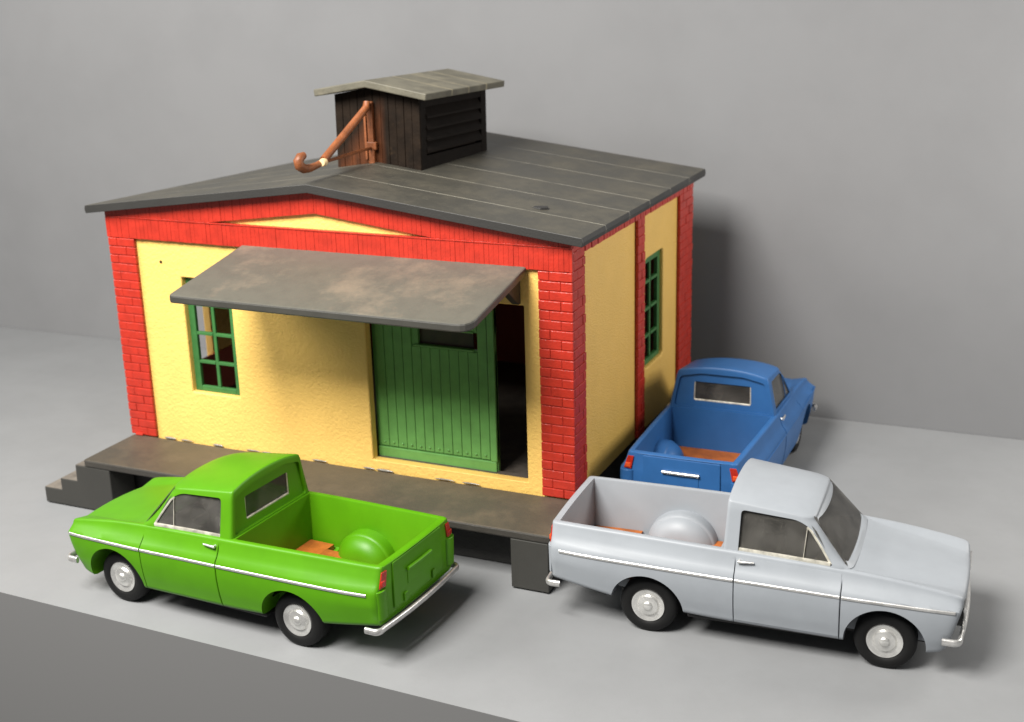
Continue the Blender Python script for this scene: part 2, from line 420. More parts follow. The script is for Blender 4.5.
# awning
bm = bm_new()
aw = rounded([(-4.765, -1.60), (-.60, -1.60), (-.60, .03), (-4.765, .03)], [.07, .20, .0, .0], 5)
for s, dz in ((0, 0),):
    vs = prism(bm, aw, 0, .105, 'z')
    for v in vs:
        t = (v.co.y-.03)/(-1.63)
        v.co.z += 3.665 - .300*t + .006*math.sin(v.co.x*2.1)*t
awning = finish('awning', bm, AWN, B, bevel=.022)
for xx in (-.78, -4.5):
    bm = bm_new(); prism(bm, [(-.001, 3.30), (-.06, 3.30), (-.42, 3.56), (-.42, 3.59), (-.001, 3.63)], xx, xx+.10, 'x')
    finish('awning_bracket', bm, PLINTH, awning, bevel=.01)
# door leaf: planks, rails, a small three-pane light
DY = .25
bm = bm_new(); x0, x1, z0, z1 = -2.99, -1.19, .885, 3.33
box(bm, x0, x1, DY+.035, DY+.09, z0, 2.54); box(bm, x0, x1, DY+.035, DY+.09, 2.77, z1)
box(bm, x0, -2.30, DY+.035, DY+.09, 2.541, 2.769); box(bm, -1.54, x1, DY+.035, DY+.09, 2.871, 3.049)
door = finish('door', bm, DOOR, B)
n = 12; w = (x1-.10-x0-.05)/n
bm = bm_new()
for k in range(n):
    a = x0+.05+k*w; b = a+w-.006
    if b > -2.32 and a < -1.52:
        box(bm, a, b, DY+.012, DY+.034, z0+.17, 2.515); box(bm, a, b, DY+.012, DY+.034, 2.795, 3.30)
    else: box(bm, a, b, DY+.012, DY+.034, z0+.17, 3.30)
finish('door_planks', bm, DOOR, door, bevel=.007)
bm = bm_new()
box(bm, x0+.01, x1-.01, DY-.002, DY+.034, z0, z0+.155); box(bm, x1-.095, x1, DY-.004, DY+.092, z0+.156, z1)
box(bm, -2.36, -1.48, DY+.004, DY+.036, 2.516, 2.545); box(bm, -2.36, -1.48, DY+.004, DY+.036, 2.765, 2.794)
finish('door_rail', bm, DOOR, door, bevel=.012)
for k in range(n):
    a = x0+.05+k*w+w*.5; bm = bm_new()
    lathe(bm, [(0, -.020), (.013, -.015), (.019, 0)], 8, center=(a, DY+.012, z0+.225))
    finish('door_rivet', bm, DOOR, door, smooth=60)
bm = bm_new()
box(bm, -2.32, -1.52, DY+.094, DY+.11, 2.52, 2.79)
finish('door_light', bm, DOORLIGHT, door)
bm = bm_new(); box(bm, -3.0, -.6, .20, .30, .82, .903); finish('door_sill', bm, INFLOOR, B)
# windows (a frame and glazing bars as one sash, set deep in the opening)
def window(to_world, W, H, rows, name='window'):
    bm = bm_new(); fr = .105
    def bx(u0, u1, d0, d1, z0, z1):
        p = [to_world(u0, d0), to_world(u1, d1)]
        xs = sorted((p[0][0], p[1][0])); ys = sorted((p[0][1], p[1][1])); box(bm, xs[0], xs[1], ys[0], ys[1], z0, z1)
    z0, z1 = H
    bx(0, fr, 0, .06, z0, z1); bx(W-fr, W, 0, .06, z0, z1); bx(fr, W-fr, 0, .06, z0, z0+.08); bx(fr, W-fr, 0, .06, z1-fr, z1)
    bx(W/2-.026, W/2+.026, .012, .048, z0+.08, z1-fr)
    o = finish('window', bm, FRAME, B, bevel=.008)
    for k in range(1, rows):
        zz = z0 + (z1-z0)*k/rows + .02
        for a, b in ((fr, W/2-.026), (W/2+.026, W-fr)):
            bm = bm_new(); p = [to_world(a, .004), to_world(b, .056)]
            xs = sorted((p[0][0], p[1][0])); ys = sorted((p[0][1], p[1][1])); box(bm, xs[0], xs[1], ys[0], ys[1], zz-.022, zz+.022)
            finish('glazing_bar', bm, FRAME, o, bevel=.006)
    return o
window(lambda u, d: (-5.869+u, WY+.080+d), .803, (1.546, 3.224), 4.5 and 4)
window(lambda u, d: (-.06-.055-d, 2.931+u), .828, (1.621, 3.239), 4)
# small blemish hole of the moulding on the front wall
bm = bm_new(); lathe(bm, [(0, -.004), (.022, -.004), (.026, .004)], 10, center=(-6.19, WY, 3.42)); finish('moulding_mark', bm, BROWN, front_wall)
# loading platform
PX0, PX1, PYF, PZ, PT = -6.99, .118, -1.092, .7775, .105
bm = bm_new()
prism(bm, rounded([(PX0, PYF), (PX1, PYF), (PX1, .012), (PX0, .012)], [.05, .05, 0, 0], 3), PZ-PT, PZ, 'z')
plat = finish('loading_platform', bm, DECK, B, bevel=.022)
bm = bm_new()
prism(bm, [(-7.785, .02), (-6.55, .02), (-6.55, .670), (-7.155, .670), (-7.155, .640), (-7.16, .425), (-7.465, .425), (-7.465, .250), (-7.785, .250)], PYF+.012, PYF+.50)
steps = finish('steps', bm, BLOCK, plat, bevel=.012)
bm = bm_new()
bm.free()
for a, b, z in ((-7.785, -7.47, .251), (-7.46, -7.165, .426), (-7.158, -6.995, .671)):
    bm = bm_new(); box(bm, a+.008, b, PYF+.02, PYF+.492, z-.01, z+.003); finish('step_tread', bm, TREAD, plat)
bm = bm_new(); box(bm, -.42, .075, PYF+.006, PYF+.55, .022, .671); finish('support_block', bm, BLOCK, plat, bevel=.012)
bm = bm_new(); box(bm, -6.9, -.02, -.52, .029, .02, .60); finish('dark_infill', bm, PLINTH, plat)  # added black filler that keeps the open hollow under the platform dark
# glue squeezed out along the wall foot
rnd = random.Random(11); x = -6.45
while x < -1.4:
    ln = rnd.uniform(.12, .30)
    if rnd.random() < .62:
        r = rnd.uniform(.010, .020)
        bm = bm_new(); tube(bm, [(x, WY-.025, PZ+.004), (x+ln*.3, WY-.032, PZ+.01), (x+ln*.7, WY-.032, PZ+.01), (x+ln, WY-.025, PZ+.004)], r, 8, taper=[.35, 1, .9, .3]); finish('glue_bead', bm, GLUE, plat, smooth=60)
    x += ln+rnd.uniform(.02, .16)
# ventilator turret astride the ridge
VX0, VX1, VY0, VY1 = -4.24, -2.88, 1.72, 3.72
vz = 5.545
V = None
bm = bm_new()
vr = lambda x: 5.706 - .165*abs(x+3.60)
prism(bm, [(VX0+.02, 4.55), (VX1-.10, 4.50), (VX1-.10, vz), (-3.60, 5.69), (VX0+.02, vz+.04)], VY0+.02, VY1-.02)
V = finish('ventilator', bm, BROWN, B)
bm = bm_new(); n = 11; w = (VX1-VX0)/n
for k in range(n):
    a, b = VX0+k*w, VX0+(k+1)*w-.006
    prism(bm, [(a, 4.5), (b, 4.5), (b, vr(b)-.02), (a, vr(a)-.02)], VY0+(.004 if k % 2 else 0), VY0+.03)
finish('plank_front', bm, PLANKF, V, bevel=.004)
bm = bm_new()
box(bm, VX1-.11, VX1, VY0+.031, VY0+.17, 4.45, vz); box(bm, VX1-.11, VX1, VY1-.17, VY1, 4.45, vz)
box(bm, VX1-.11, VX1-.003, VY0+.172, VY1-.172, 5.42, vz); box(bm, VX1-.11, VX1-.003, VY0+.172, VY1-.172, 4.45, 4.76)
lf = finish('louvre_frame', bm, LOUV, V, bevel=.008)
for k in range(4):
    z = 4.80+k*.155; bm = bm_new()
    prism(bm, [(VX1-.060, z+.12), (VX1+.022, z), (VX1+.022, z+.03), (VX1-.060, z+.15)], VY0+.173, VY1-.173, 'y')
    finish('louvre_slat', bm, LOUV, V)
bm = bm_new()
prism(bm, [(-3.60, 5.700), (-2.66, 5.543), (-2.65, 5.635), (-3.60, 5.80), (-4.44, 5.66), (-4.43, 5.562)], 1.50, 3.90)
finish('ventilator_roof', bm, VROOF, V, bevel=.014)
# wall crane folded against the ventilator
bm = bm_new()
box(bm, -3.685, -3.595, 1.655, 1.715, 4.64, 5.50)
tube(bm, [(-3.64, 1.66, 4.87), (-3.63, .36, 4.86)], .024, 8)
crane = finish('wall_crane', bm, RUST, B, bevel=.008)
bm = bm_new(); box(bm, -3.755, -3.725, 1.69, 1.715, 4.70, 5.36); finish('back_strip', bm, RUST, crane)
bm = bm_new(); box(bm, -3.70, -3.55, 1.64, 1.70, 4.84, 4.95); finish('arm_socket', bm, RUST, crane, bevel=.01)
bm = bm_new(); tube(bm, [(-3.64, 1.62, 5.50), (-3.64, 1.58, 5.42), (-3.63, .40, 4.89)], .054, 10, taper=[.9, 1, 1]); finish('diagonal_boom', bm, RUST, crane, smooth=50)
bm = bm_new()
hk = [(-3.63, .40, 4.87), (-3.63, .22, 4.845), (-3.63, .06, 4.835), (-3.63, -.08, 4.85), (-3.63, -.17, 4.90), (-3.63, -.19, 4.965), (-3.62, -.15, 5.01), (-3.61, -.08, 5.025)]
tube(bm, hk, .056, 10, up=(1, 0, 0), taper=[.75, .8, .95, 1.1, 1.2, 1.2, 1.1, .8]); finish('hook', bm, RUST, crane, smooth=60)
bm = bm_new(); lathe(bm, [(0, -.05), (.045, -.045), (.055, 0), (.045, .045), (0, .05)], 12, center=(-3.59, .33, 4.87)); finish('hook_pin', bm, CREAM, crane, smooth=60)

piv = Matrix.Translation((-3.58, 1.72, 5.0))
askew = piv @ Matrix.Rotation(-.024, 4, 'X') @ Matrix.Rotation(-.030, 4, 'Z') @ piv.inverted()
V.matrix_local = askew
# ------------------------------------------------------------------ pickup trucks
XK = [-2.41, -2.0, -1.67, -1.3, -.43, .3, .85, 1.3, 1.7, 1.95, 2.04]
f_hw = pchip(XK, [.845, .875, .888, .896, .902, .902, .900, .893, .880, .862, .848])
f_ys = pchip(XK, [.80, .825, .835, .84, .845, .845, .845, .84, .825, .80, .78])
f_zb = pchip(XK, [.515, .45, .40, .365, .318, .305, .298, .288, .28, .295, .33])
f_zt = pchip(XK, [.902, .893, .889, .884, .868, .855, .842, .836, .830, .826, .825])
f_zr = pchip(XK, [1.200, 1.193, 1.188, 1.182, 1.162, 1.132, 1.100, 1.062, 1.008, .963, .940])
f_yr = pchip(XK, [.716, .735, .745, .758, .778, .770, .748, .740, .735, .728, .720])
def sidez(x):
    zb, zt, zr, ys, hw, yr = f_zb(x), f_zt(x), f_zr(x), f_ys(x), f_hw(x), f_yr(x)
    g = zr-zt
    return pchip([zb+.07, zb+.07+(zt-zb)*.3, zt-.10, zt+g*.10, zt+g*.40, zr-.035], [ys, hw-.022, hw-.002, hw-.004, yr+(hw-yr)*.50, yr+.012])
def sstep(a, b, x):
    t = min(max((x-a)/(b-a), 0), 1); return t*t*(3-2*t)
def warp(x, y, z):
    """bow of the nose and tail, undercut of the front"""
    f = sstep(1.55, 2.0, x); r = sstep(-2.1, -2.4, x)
    return (x + f*(.045*(1-(y/.85)**2) - .26*max(0, .84-z)) - r*.025*(1-(y/.85)**2), y, z)
def half_section(x, kind, sc=1.0, zlow=0.0, ztop=0.0):
    zb, zr, ys, yr = f_zb(x)+zlow, f_zr(x)-ztop, f_ys(x)*sc, f_yr(x)*sc
    s = sidez(x); pts = [(0, zb), (ys*.5, zb), (ys-.07, zb), (ys-.022, zb+.018), (ys-.004, zb+.045)]
    za, zc = f_zb(x)+.07+zlow, zr-.035
    N = 15
    for k in range(N):
        z = za+(zc-za)*k/(N-1); pts.append((s(min(z+ztop*(z-za)/(zc-za), f_zr(x)-.035))*sc, z))
    for a in (25, 50, 75, 90):
        a = math.radians(a); pts.append((yr-.022+.034*math.cos(a), zr-.034+.034*math.sin(a)))
    yi = yr-.072
    if kind == 'solid':
        zc2 = zr-.004
        pts += [(yi+.022, zr), (yi+.006, zr-.002), (yi, zr-.003), (yi-.02, zc2), (yi*.7, zc2), (yi*.35, zc2), (0, zc2)]
    elif kind == 'hood':
        t = sstep(.86, 1.25, x); dip = .040*t; cr = .014
        yh = .69-.20*min(max((x-.85)/1.15, 0), 1)
        pts += [(yi+.03, zr-.002), (yh+.012+(yi+.03-yh)*.45, zr-.004-dip*.5), (yh+.012, zr-.006-dip*.92), (yh-.012, zr-.006-dip), (yh*.7, zr-dip+cr*.25), (yh*.36, zr-dip+cr*.8), (0, zr-dip+cr)]
    else:
        zf = .50
        pts += [(yi+.022, zr), (yi+.006, zr-.006), (yi, zr-.022), (yi-.012, zf+.02), (yi-.04, zf), (yi*.5, zf), (0, zf)]
    return pts
def body_mesh():
    st = []
    st += [(-2.432, 'solid', .955, .03, .012), (-2.425, 'solid', .975, .012, .004), (-2.405, 'solid', .99, 0, 0), (-2.375, 'solid', 1, 0, 0), (-2.352, 'solid', 1, 0, 0), (-2.346, 'bed', 1, 0, 0)]
    st += [(x, 'bed', 1, 0, 0) for x in np.linspace(-2.28, -.52, 28)]
    st += [(-.492, 'bed', 1, 0, 0), (-.486, 'solid', 1, 0, 0), (-.40, 'solid', 1, 0, 0), (-.394, 'cab', 1, 0, 0)]
    st += [(x, 'cab', 1, 0, 0) for x in np.linspace(-.30, .70, 15)]
    st += [(.755, 'cab', 1, 0, 0), (.761, 'solid', 1, 0, 0)]
    st += [(x, 'hood', 1, 0, 0) for x in np.linspace(.84, 1.94, 20)]
    st += [(1.98, 'hood', .999, 0, 0), (2.008, 'hood', .994, .006, .003), (2.024, 'hood', .986, .015, .011), (2.034, 'hood', .974, .03, .026), (2.038, 'hood', .96, .05, .05)]
    bm = bm_new(); rings = []
    for x, kind, sc, zl, zt in st:
        h = half_section(x, kind, sc, zl, zt)
        ring = h + [(-y, z) for y, z in h[-2:0:-1]]
        rings.append([bm.verts.new(warp(x, y, z)) for y, z in ring])
    n = len(rings[0])
    for a, b in zip(rings, rings[1:]):
        for k in range(n): bm.faces.new((a[k], a[(k+1) % n], b[(k+1) % n], b[k]))
    for r in (rings[0], rings[-1]):
        H = n//2
        bm.faces.new((r[0], r[1], r[n-1])); bm.faces.new((r[H], r[H-1], r[H+1]))
        for k in range(1, H-1): bm.faces.new((r[k], r[k+1], r[n-k-1], r[n-k]))
    cutters = []
    for x in (-1.295, 1.295):
        for s in (-1, 1):
            c = bm_new(); lathe(c, [(0, -.25), (.425, -.25), (.425, .25), (0, .25)], 56, center=(x, s*.77, .335)); cutters.append(c)
    # door shut lines: narrow real grooves in both flanks
    for s in (-1, 1):
        for pts in ([(.822, .2), (.834, .2), (.834, 1.3), (.822, 1.3)], [(-.313, .2), (-.301, .2), (-.301, 1.3), (-.313, 1.3)]):
            c = bm_new(); prism(c, pts, s*.80 if s > 0 else -1.0, 1.0 if s > 0 else -.80); cutters.append(c)
    return cut(bm, cutters)

def zroof(x, y): return 1.695 - .110*(x+.42)/.9 + .085*(1-abs(y/.64)**2.3) - .02*max(0, (x-.25)/.25)**2
def cab_ring(t, inset=0.0, n=72):
    """t: 0 belt .. 1 roof edge; plan outline (rounded rectangle with a bowed front)"""
    out = []
    xf = .905*(1-t)+.475*t-inset; xb = -.462*(1-t)-.440*t+inset; yb = .772*(1-t)+.652*t-inset
    poly = rounded([(xb, -yb), (xf, -yb*(.965)), (xf, yb*.965), (xb, yb)], [.045, .14, .14, .045], 8)
    # resample each edge so that rings share a vertex count
    P = []
    for i, p in enumerate(poly):
        q = poly[(i+1) % len(poly)]; P.append(p)
        d = math.hypot(q[0]-p[0], q[1]-p[1])
        if i % 9 == 8:
            for k in range(1, 8): P.append((p[0]+(q[0]-p[0])*k/8, p[1]+(q[1]-p[1])*k/8))
    return [(x + .05*(1-(y/.8)**2)*sstep(.0, .5, x), y) for x, y in P]
def cab_loft(inset=0.0, zlo=1.03, drop=0.0):
    bm = bm_new(); rings = []
    levels = [0, .12, .3, .5, .7, .85, .93]
    base = cab_ring(0, inset)
    rings.append([bm.verts.new((x, y, zlo)) for x, y in base])
    for t in levels:
        r = cab_ring(t, inset)
        rings.append([bm.verts.new((x, y, 1.10 + (zroof(x, y)-.050-drop-1.10)*t/.93)) for x, y in r])
    top = cab_ring(1, inset)
    for sc, dz in ((.999, .034), (.993, .016), (.978, .005), (.95, .001), (.75, 0), (.5, 0), (.25, 0)):
        rings.append([bm.verts.new((.03+(x-.03)*sc, y*sc, zroof(.03+(x-.03)*sc, y*sc)-dz-drop)) for x, y in top])
    n = len(base)
    for a, b in zip(rings, rings[1:]):
        for k in range(n): bm.faces.new((a[k], a[(k+1) % n], b[(k+1) % n], b[k]))
    bm.faces.new(rings[0][::-1])
    c = bm.verts.new((.03, 0, zroof(.03, 0)-drop))
    for k in range(n): bm.faces.new((rings[-1][k], rings[-1][(k+1) % n], c))
    return bm
SIDEWIN = rounded([(-.295, 1.142), (.715, 1.118), (.475, 1.470), (.32, 1.555), (-.285, 1.605)], [.03, .02, .12, .10, .05], 5)
WSCREEN = rounded([(-.655, 1.135), (.655, 1.135), (.55, 1.550), (-.55, 1.550)], [.07, .07, .06, .06], 5)
REARWIN = rounded([(-.415, 1.262), (.415, 1.262), (.405, 1.545), (-.405, 1.545)], .035, 4)
def cab_mesh():
    outer = cab_loft()
    inner = cab_loft(.05, .98, .06)
    c = [inner]
    a = bm_new(); prism(a, SIDEWIN, -1.2, 1.2); c.append(a)
    a = bm_new(); prism(a, WSCREEN, .30, 1.3, 'x'); c.append(a)
    a = bm_new(); prism(a, REARWIN, -.7, -.2, 'x'); c.append(a)
    a = bm_new(); vs = prism(a, rounded([(-.690, 1.175), (.690, 1.175), (.605, 1.615), (.3, 1.680), (-.3, 1.680), (-.605, 1.615)], .05, 4), -.7, 0, 'x'); c.append(a)
    for v in vs:
        if v.co.x > -.3: v.co.x = -.428 + .022*(v.co.z-1.10)/.5
    return cut(outer, c)
def side_plane_y(z): return .772 - .120*(z-1.10)/.52
BODY_ME = body_mesh(); CAB_ME = cab_mesh()

def flank_strip(bm, x0, x1, zf, r, s, n=24, out=.004, flat=.7):
    pts = []
    for k in range(n+1):
        x = x0+(x1-x0)*k/n; z = zf(x); pts.append(warp(x, s*(sidez(x)(z)+out), z))
    tube(bm, pts, r, 8, flat=flat)

def make_truck(paint, loc, rz, label, plate_metal, lens_top, trim=None, wtrim=None):
    T = empty('pickup_truck', loc, rz, label, 'pickup truck', 'toy pickup trucks round the goods shed')
    body = link('body', BODY_ME.copy(), paint, T, smooth=38)
    cab = link('cab', CAB_ME.copy(), paint, T, smooth=38)
    # door skins lie just proud of the flank, between the shut lines
    for s in (-1, 1):
        bm = bm_new(); X = np.linspace(-.296, .817, 26); U = np.linspace(0, 1, 16); g = []
        for off in (.0035, -.03):
            row = []
            for x in X:
                za, zc = f_zb(x)+.06, f_zr(x)-.045; sz = sidez(x)
                row.append([bm.verts.new((x, s*(sz(max(za+(zc-za)*u, f_zb(x)+.07))+off), za+(zc-za)*u)) for u in U])
            g.append(row)
        a, b = g; I, J = len(X), len(U)
        for i in range(I-1):
            for j in range(J-1):
                bm.faces.new((a[i][j], a[i+1][j], a[i+1][j+1], a[i][j+1])); bm.faces.new((b[i][j], b[i][j+1], b[i+1][j+1], b[i+1][j]))
        for i in range(I-1):
            for j in (0, J-1): bm.faces.new((a[i][j], a[i+1][j], b[i+1][j], b[i][j]))
        for j in range(J-1):
            for i in (0, I-1): bm.faces.new((a[i][j], a[i][j+1], b[i][j+1], b[i][j]))
        d = finish('door', bm, paint, T, smooth=45)
        bm = bm_new(); y = s*(sidez(-.2)(1.06)+.030)
        tube(bm, [(-.262, y-s*.045, 1.070), (-.258, y, 1.070)], .020, 8)
        tube(bm, [(-.275, y, 1.070), (-.20, y, 1.072), (-.105, y-s*.008, 1.074)], .0155, 8, taper=[1.25, 1, .75])
        finish('door_handle', bm, CHROME, d, smooth=60)
        # side trim in three lengths, broken at the shut lines
        for x0, x1 in ((-2.315, -.316), (-.296, .818), (.838, 1.985)):
            bm = bm_new(); flank_strip(bm, x0, x1, lambda x: f_zt(x), .0195, s, out=.002, flat=.55)
            finish('trim_strip', bm, trim or CHROME, T, smooth=60)
        # side glass with its painted surround and quarter-light bar
        bm = bm_new()
        pane = [(x, z) for x, z in rounded([(-.33, 1.11), (.74, 1.09), (.50, 1.49), (.33, 1.59), (-.32, 1.635)], [.02, .02, .1, .1, .03], 4)]
        A = [bm.verts.new((x, s*(side_plane_y(z)-.044), z)) for x, z in pane]; Bv = [bm.verts.new((x, s*(side_plane_y(z)-.056), z)) for x, z in pane]
        n = len(A); bm.faces.new(A); bm.faces.new(Bv[::-1])
        for k in range(n): bm.faces.new((A[k], A[(k+1) % n], Bv[(k+1) % n], Bv[k]))
        win = finish('side_window', bm, GLASS, T)
        bm = bm_new()
        sy = lambda z, o=.030: s*(side_plane_y(z)-o)
        def edge(pts, r, fl=.6): tube(bm, [(x, sy(z), z) for x, z in pts], r, 6, flat=fl)
        edge([(-.29, 1.163), (.2, 1.150), (.69, 1.132)], .027)
        edge([(.695, 1.135), (.60, 1.275), (.47, 1.452), (.42, 1.49)], .013)
        edge([(.405, 1.15), (.425, 1.47)], .009)
        finish('window_frame', bm, wtrim or WINSILVER, win, smooth=60)
    # windscreen and rear window
    bm = bm_new()
    def slope_x(z): return .905*(1-(z-1.10)/.50)+.475*(z-1.10)/.50
    ws = rounded([(-.70, 1.09), (.70, 1.09), (.56, 1.55), (-.56, 1.55)], .05, 4)
    rows = 9; A = []
    for off in (-.035, -.047):
        g = []
        for j in range(rows):
            z = 1.085+(1.585-1.085)*j/(rows-1); hw = .70-.13*(z-1.085)/.47
            g.append([bm.verts.new((slope_x(z)+off + .05*(1-((u*hw)/.8)**2), u*hw, z)) for u in np.linspace(-1, 1, 13)])
        A.append(g)
    for g, fl in ((A[0], 1), (A[1], -1)):
        for j in range(rows-1):
            for i in range(12): bm.faces.new([g[j][i], g[j][i+1], g[j+1][i+1], g[j+1][i]][::fl])
    for j in range(rows-1):
        for i in (0, 12): bm.faces.new((A[0][j][i], A[0][j+1][i], A[1][j+1][i], A[1][j][i]))
    for i in range(12):
        for j in (0, rows-1): bm.faces.new((A[0][j][i], A[0][j][i+1], A[1][j][i+1], A[1][j][i]))
    finish('windscreen', bm, GLASS, T, smooth=40)
    bm = bm_new(); prism(bm, rounded([(-.43, 1.245), (.43, 1.245), (.42, 1.56), (-.42, 1.56)], .03, 3), -.392, -.382, 'x'); rw = finish('rear_window', bm, GLASS, T)
    bm = bm_new()
    def fr(pts, r): tube(bm, [(-.398, y, z) for y, z in pts], r, 6)
    fr([(-.40, 1.268), (.40, 1.268)], .017); fr([(-.405, 1.27), (-.40, 1.535)], .012); fr([(.405, 1.27), (.40, 1.535)], .012)
    finish('window_frame', bm, WINSILVER, rw, smooth=60)
    # cab interior
    bm = bm_new(); box(bm, -.37, .02, -.60, .60, .62, .80); 
    vs = box(bm, -.38, -.24, -.60, .60, .801, 1.20)
    finish('bench_seat', bm, SEAT, T, bevel=.04)
    bm = bm_new(); prism(bm, [(.50, .95), (.752, .9), (.752, 1.085), (.62, 1.10), (.50, 1.06)], -.66, .66); finish('dashboard', bm, DARKIN, T, bevel=.02)
    bm = bm_new(); R = .135; c0 = Vector((.36, .33, 1.13)); ax = Vector((-.8, 0, .6)); u = Vector((0, 1, 0)); v = ax.cross(u)
    ring = [c0 + (u*math.cos(a)+v*math.sin(a))*R for a in np.linspace(0, 2*PI, 25)]
    tube(bm, ring, .014, 6, caps=False); tube(bm, [c0-u*R, c0, c0+u*R], .012, 6); tube(bm, [c0, c0-ax*.28], .016, 6)
    finish('steering_wheel', bm, WINSILVER, T, smooth=60)
    # load bed: floor and wheel housings
    bm = bm_new(); box(bm, -2.335, -1.74, -.650, .650, .51, .568); box(bm, -1.738, -.842, -.505, .505, .51, .567); box(bm, -.84, -.495, -.650, .650, .51, .568); finish('bed_floor', bm, BEDWOOD, T)
    for s in (-1, 1):
        bm = bm_new(); n = 26; prof = [(.0, .352), (.12, .355), (.22, .360), (.29, .388), (.345, .430), (.378, .470), (.392, .500), (.398, .512), (.410, .518), (.420, .54), (.424, .57), (.424, .70)]
        rings = []
        for r, y in prof:
            rings.append([bm.verts.new(((-1.23 if s > 0 else -1.36) + r*(1.0 if s > 0 else .90)*math.cos(PI*k/n), s*y,   .500 + r*(.95 if s > 0 else .84)*math.sin(PI*k/n))) for k in range(n+1)])
        for a, b in zip(rings, rings[1:]):
            for k in range(n): bm.faces.new((a[k], a[k+1], b[k+1], b[k]))
        bmesh.ops.remove_doubles(bm, verts=bm.verts[:], dist=1e-4)
        finish('wheel_housing', bm, paint, T, smooth=50)
    # tailgate
    xt = -2.446
    bm = bm_new()
    prism(bm, rounded([(-.515, .62), (.515, .62), (.515, 1.172), (-.515, 1.172)], .02, 2), xt-.012, xt+.03, 'x')
    tg = finish('tailgate', bm, paint, T, bevel=.010)
    for y in (-.30, .30):
        bm = bm_new(); box(bm, xt-.034, xt-.013, y-.035, y+.035, .625, .73); finish('tailgate_hinge', bm, paint, tg, bevel=.012)
    bm = bm_new()
    box(bm, xt-.020, xt-.0125, -.235, .235, .80, .955)
    finish('number_plate', bm, paint, tg, bevel=.004)
    bm = bm_new(); tube(bm, [(xt-.03, -.245, .985), (xt-.035, 0, .985), (xt-.03, .245, .985)], .024, 8); tube(bm, [(xt, -.2, .985), (xt-.03, -.2, .985)], .015, 6); tube(bm, [(xt, .2, .985), (xt-.03, .2, .985)], .015, 6)
    finish('plate_lamp', bm, plate_metal, tg, smooth=60)
    # tail lights wrap the rear corners
    for s in (-1, 1):
        bm = bm_new()
        P = [[(.668, -.008), (.772, .006), (.776, .018)], [(.632, -.008), (.712, .004), (.718, .018)]]
        zz = [.965, 1.140]
        vs = []
        for z, row in zip(zz, P):
            sec = [(-2.453 + dx, s*y) for y, dx in row] + [(-2.36, s*(row[2][0]-.10)), (-2.40, s*row[0][0])]
            vs.append([bm.verts.new((x, y, z)) for x, y in sec])
        a, b = vs; n = len(a); bm.faces.new(a); bm.faces.new(b[::-1])
        for k in range(n): bm.faces.new((a[k], a[(k+1) % n], b[(k+1) % n], b[k]))
        tl = finish('tail_light', bm, LENS, T, bevel=.016)
        bm = bm_new(); box(bm, -2.466, -2.43, s*.712-.036, s*.712+.036, .982, 1.045); finish('indicator_lens', bm, lens_top, tl, bevel=.01)
        bm = bm_new(); n = 14
        pod = [bm.verts.new((-2.425-.045*math.sin(PI*k/n), s*(.722+.082*math.cos(PI*k/n)), .60)) for k in range(n+1)]
        ptop = [bm.verts.new((-2.425-.048*math.sin(PI*k/n), s*(.732+.088*math.cos(PI*k/n)), .945)) for k in range(n+1)]
        bm.faces.new(pod); bm.faces.new(ptop[::-1])
        for k in range(n): bm.faces.new((pod[k], pod[k+1], ptop[k+1], ptop[k]))
        bm.faces.new((pod[n], pod[0], ptop[0], ptop[n]))
        finish('corner_pillar', bm, paint, T, smooth=40, bevel=.014)
    # wheels
    for x in (-1.295, 1.295):
        for s in (-1, 1):
            c = (x, 0, .330)
            bm = bm_new(); lathe(bm, [(0, s*.50), (.16, s*.50), (.16, s*.715), (0, s*.715)], 24, center=c); wh = finish('wheel', bm, CHASSIS, T, smooth=40)
            bm = bm_new(); lathe(bm, [(.19, s*.52), (.27, s*.515), (.312, s*.53), (.329, s*.565), (.330, s*.70), (.318, s*.742), (.285, s*.762), (.24, s*.766), (.205, s*.755), (.185, s*.735), (.19, s*.52)], 48, center=c); finish('tyre', bm, RUBBER, wh, smooth=50)
            bm = bm_new(); lathe(bm, [(0, s*.70), (.19, s*.70), (.197, s*.742), (.190, s*.758), (.170, s*.755), (.148, s*.738), (.128, s*.736), (.112, s*.757), (.080, s*.763), (.058, s*.765), (.050, s*.780), (.036, s*.790), (0, s*.792)], 40, center=c); finish('hub_cap', bm, SILVER, wh, smooth=35)
    # bumpers: rounded bars that wrap the corners
    def bumper(xc, xs, yo, z, sgn, r):
        pts = [(xs, -yo, z)]
        for a in np.linspace(0, PI/2, 7): pts.append((xc-sgn*.07+sgn*.07*math.sin(a), -(yo-.07+.07*math.cos(a)), z))
        for y in np.linspace(-(yo-.12), yo-.12, 11): pts.append((xc+sgn*.035*(1-(y/.75)**2), y, z))
        for a in np.linspace(PI/2, 0, 7): pts.append((xc-sgn*.07+sgn*.07*math.sin(a), (yo-.07+.07*math.cos(a)), z))
        pts.append((xs, yo, z)); bm = bm_new()
        tube(bm, pts, r, 10, flat=.62)
        return finish('bumper', bm, CHROME, T, smooth=50)
    bumper(-2.468, -2.30, .880, .505, -1, .040)
    bumper(2.050, 1.87, .885, .500, 1, .042)
    # grille and headlights on the undercut nose
    bm = bm_new(); GX = 1.99
    prism(bm, rounded([(-.70, .60), (.70, .60), (.72, .80), (-.72, .80)], .04, 3), GX, GX+.075, 'x'); gr = finish('grille', bm, CHASSIS, T, bevel=.01)
    bm = bm_new()
    for z in (.635, .675, .715, .755): box(bm, GX+.07, GX+.088, -.46, .46, z-.009, z+.009)
    tube(bm, [(GX+.078, y, z) for y, z in ((-.70, .59), (.70, .59), (.73, .70), (.72, .81), (-.72, .81), (-.73, .70), (-.70, .59))], .016, 6)
    finish('grille_bar', bm, CHROME, gr)
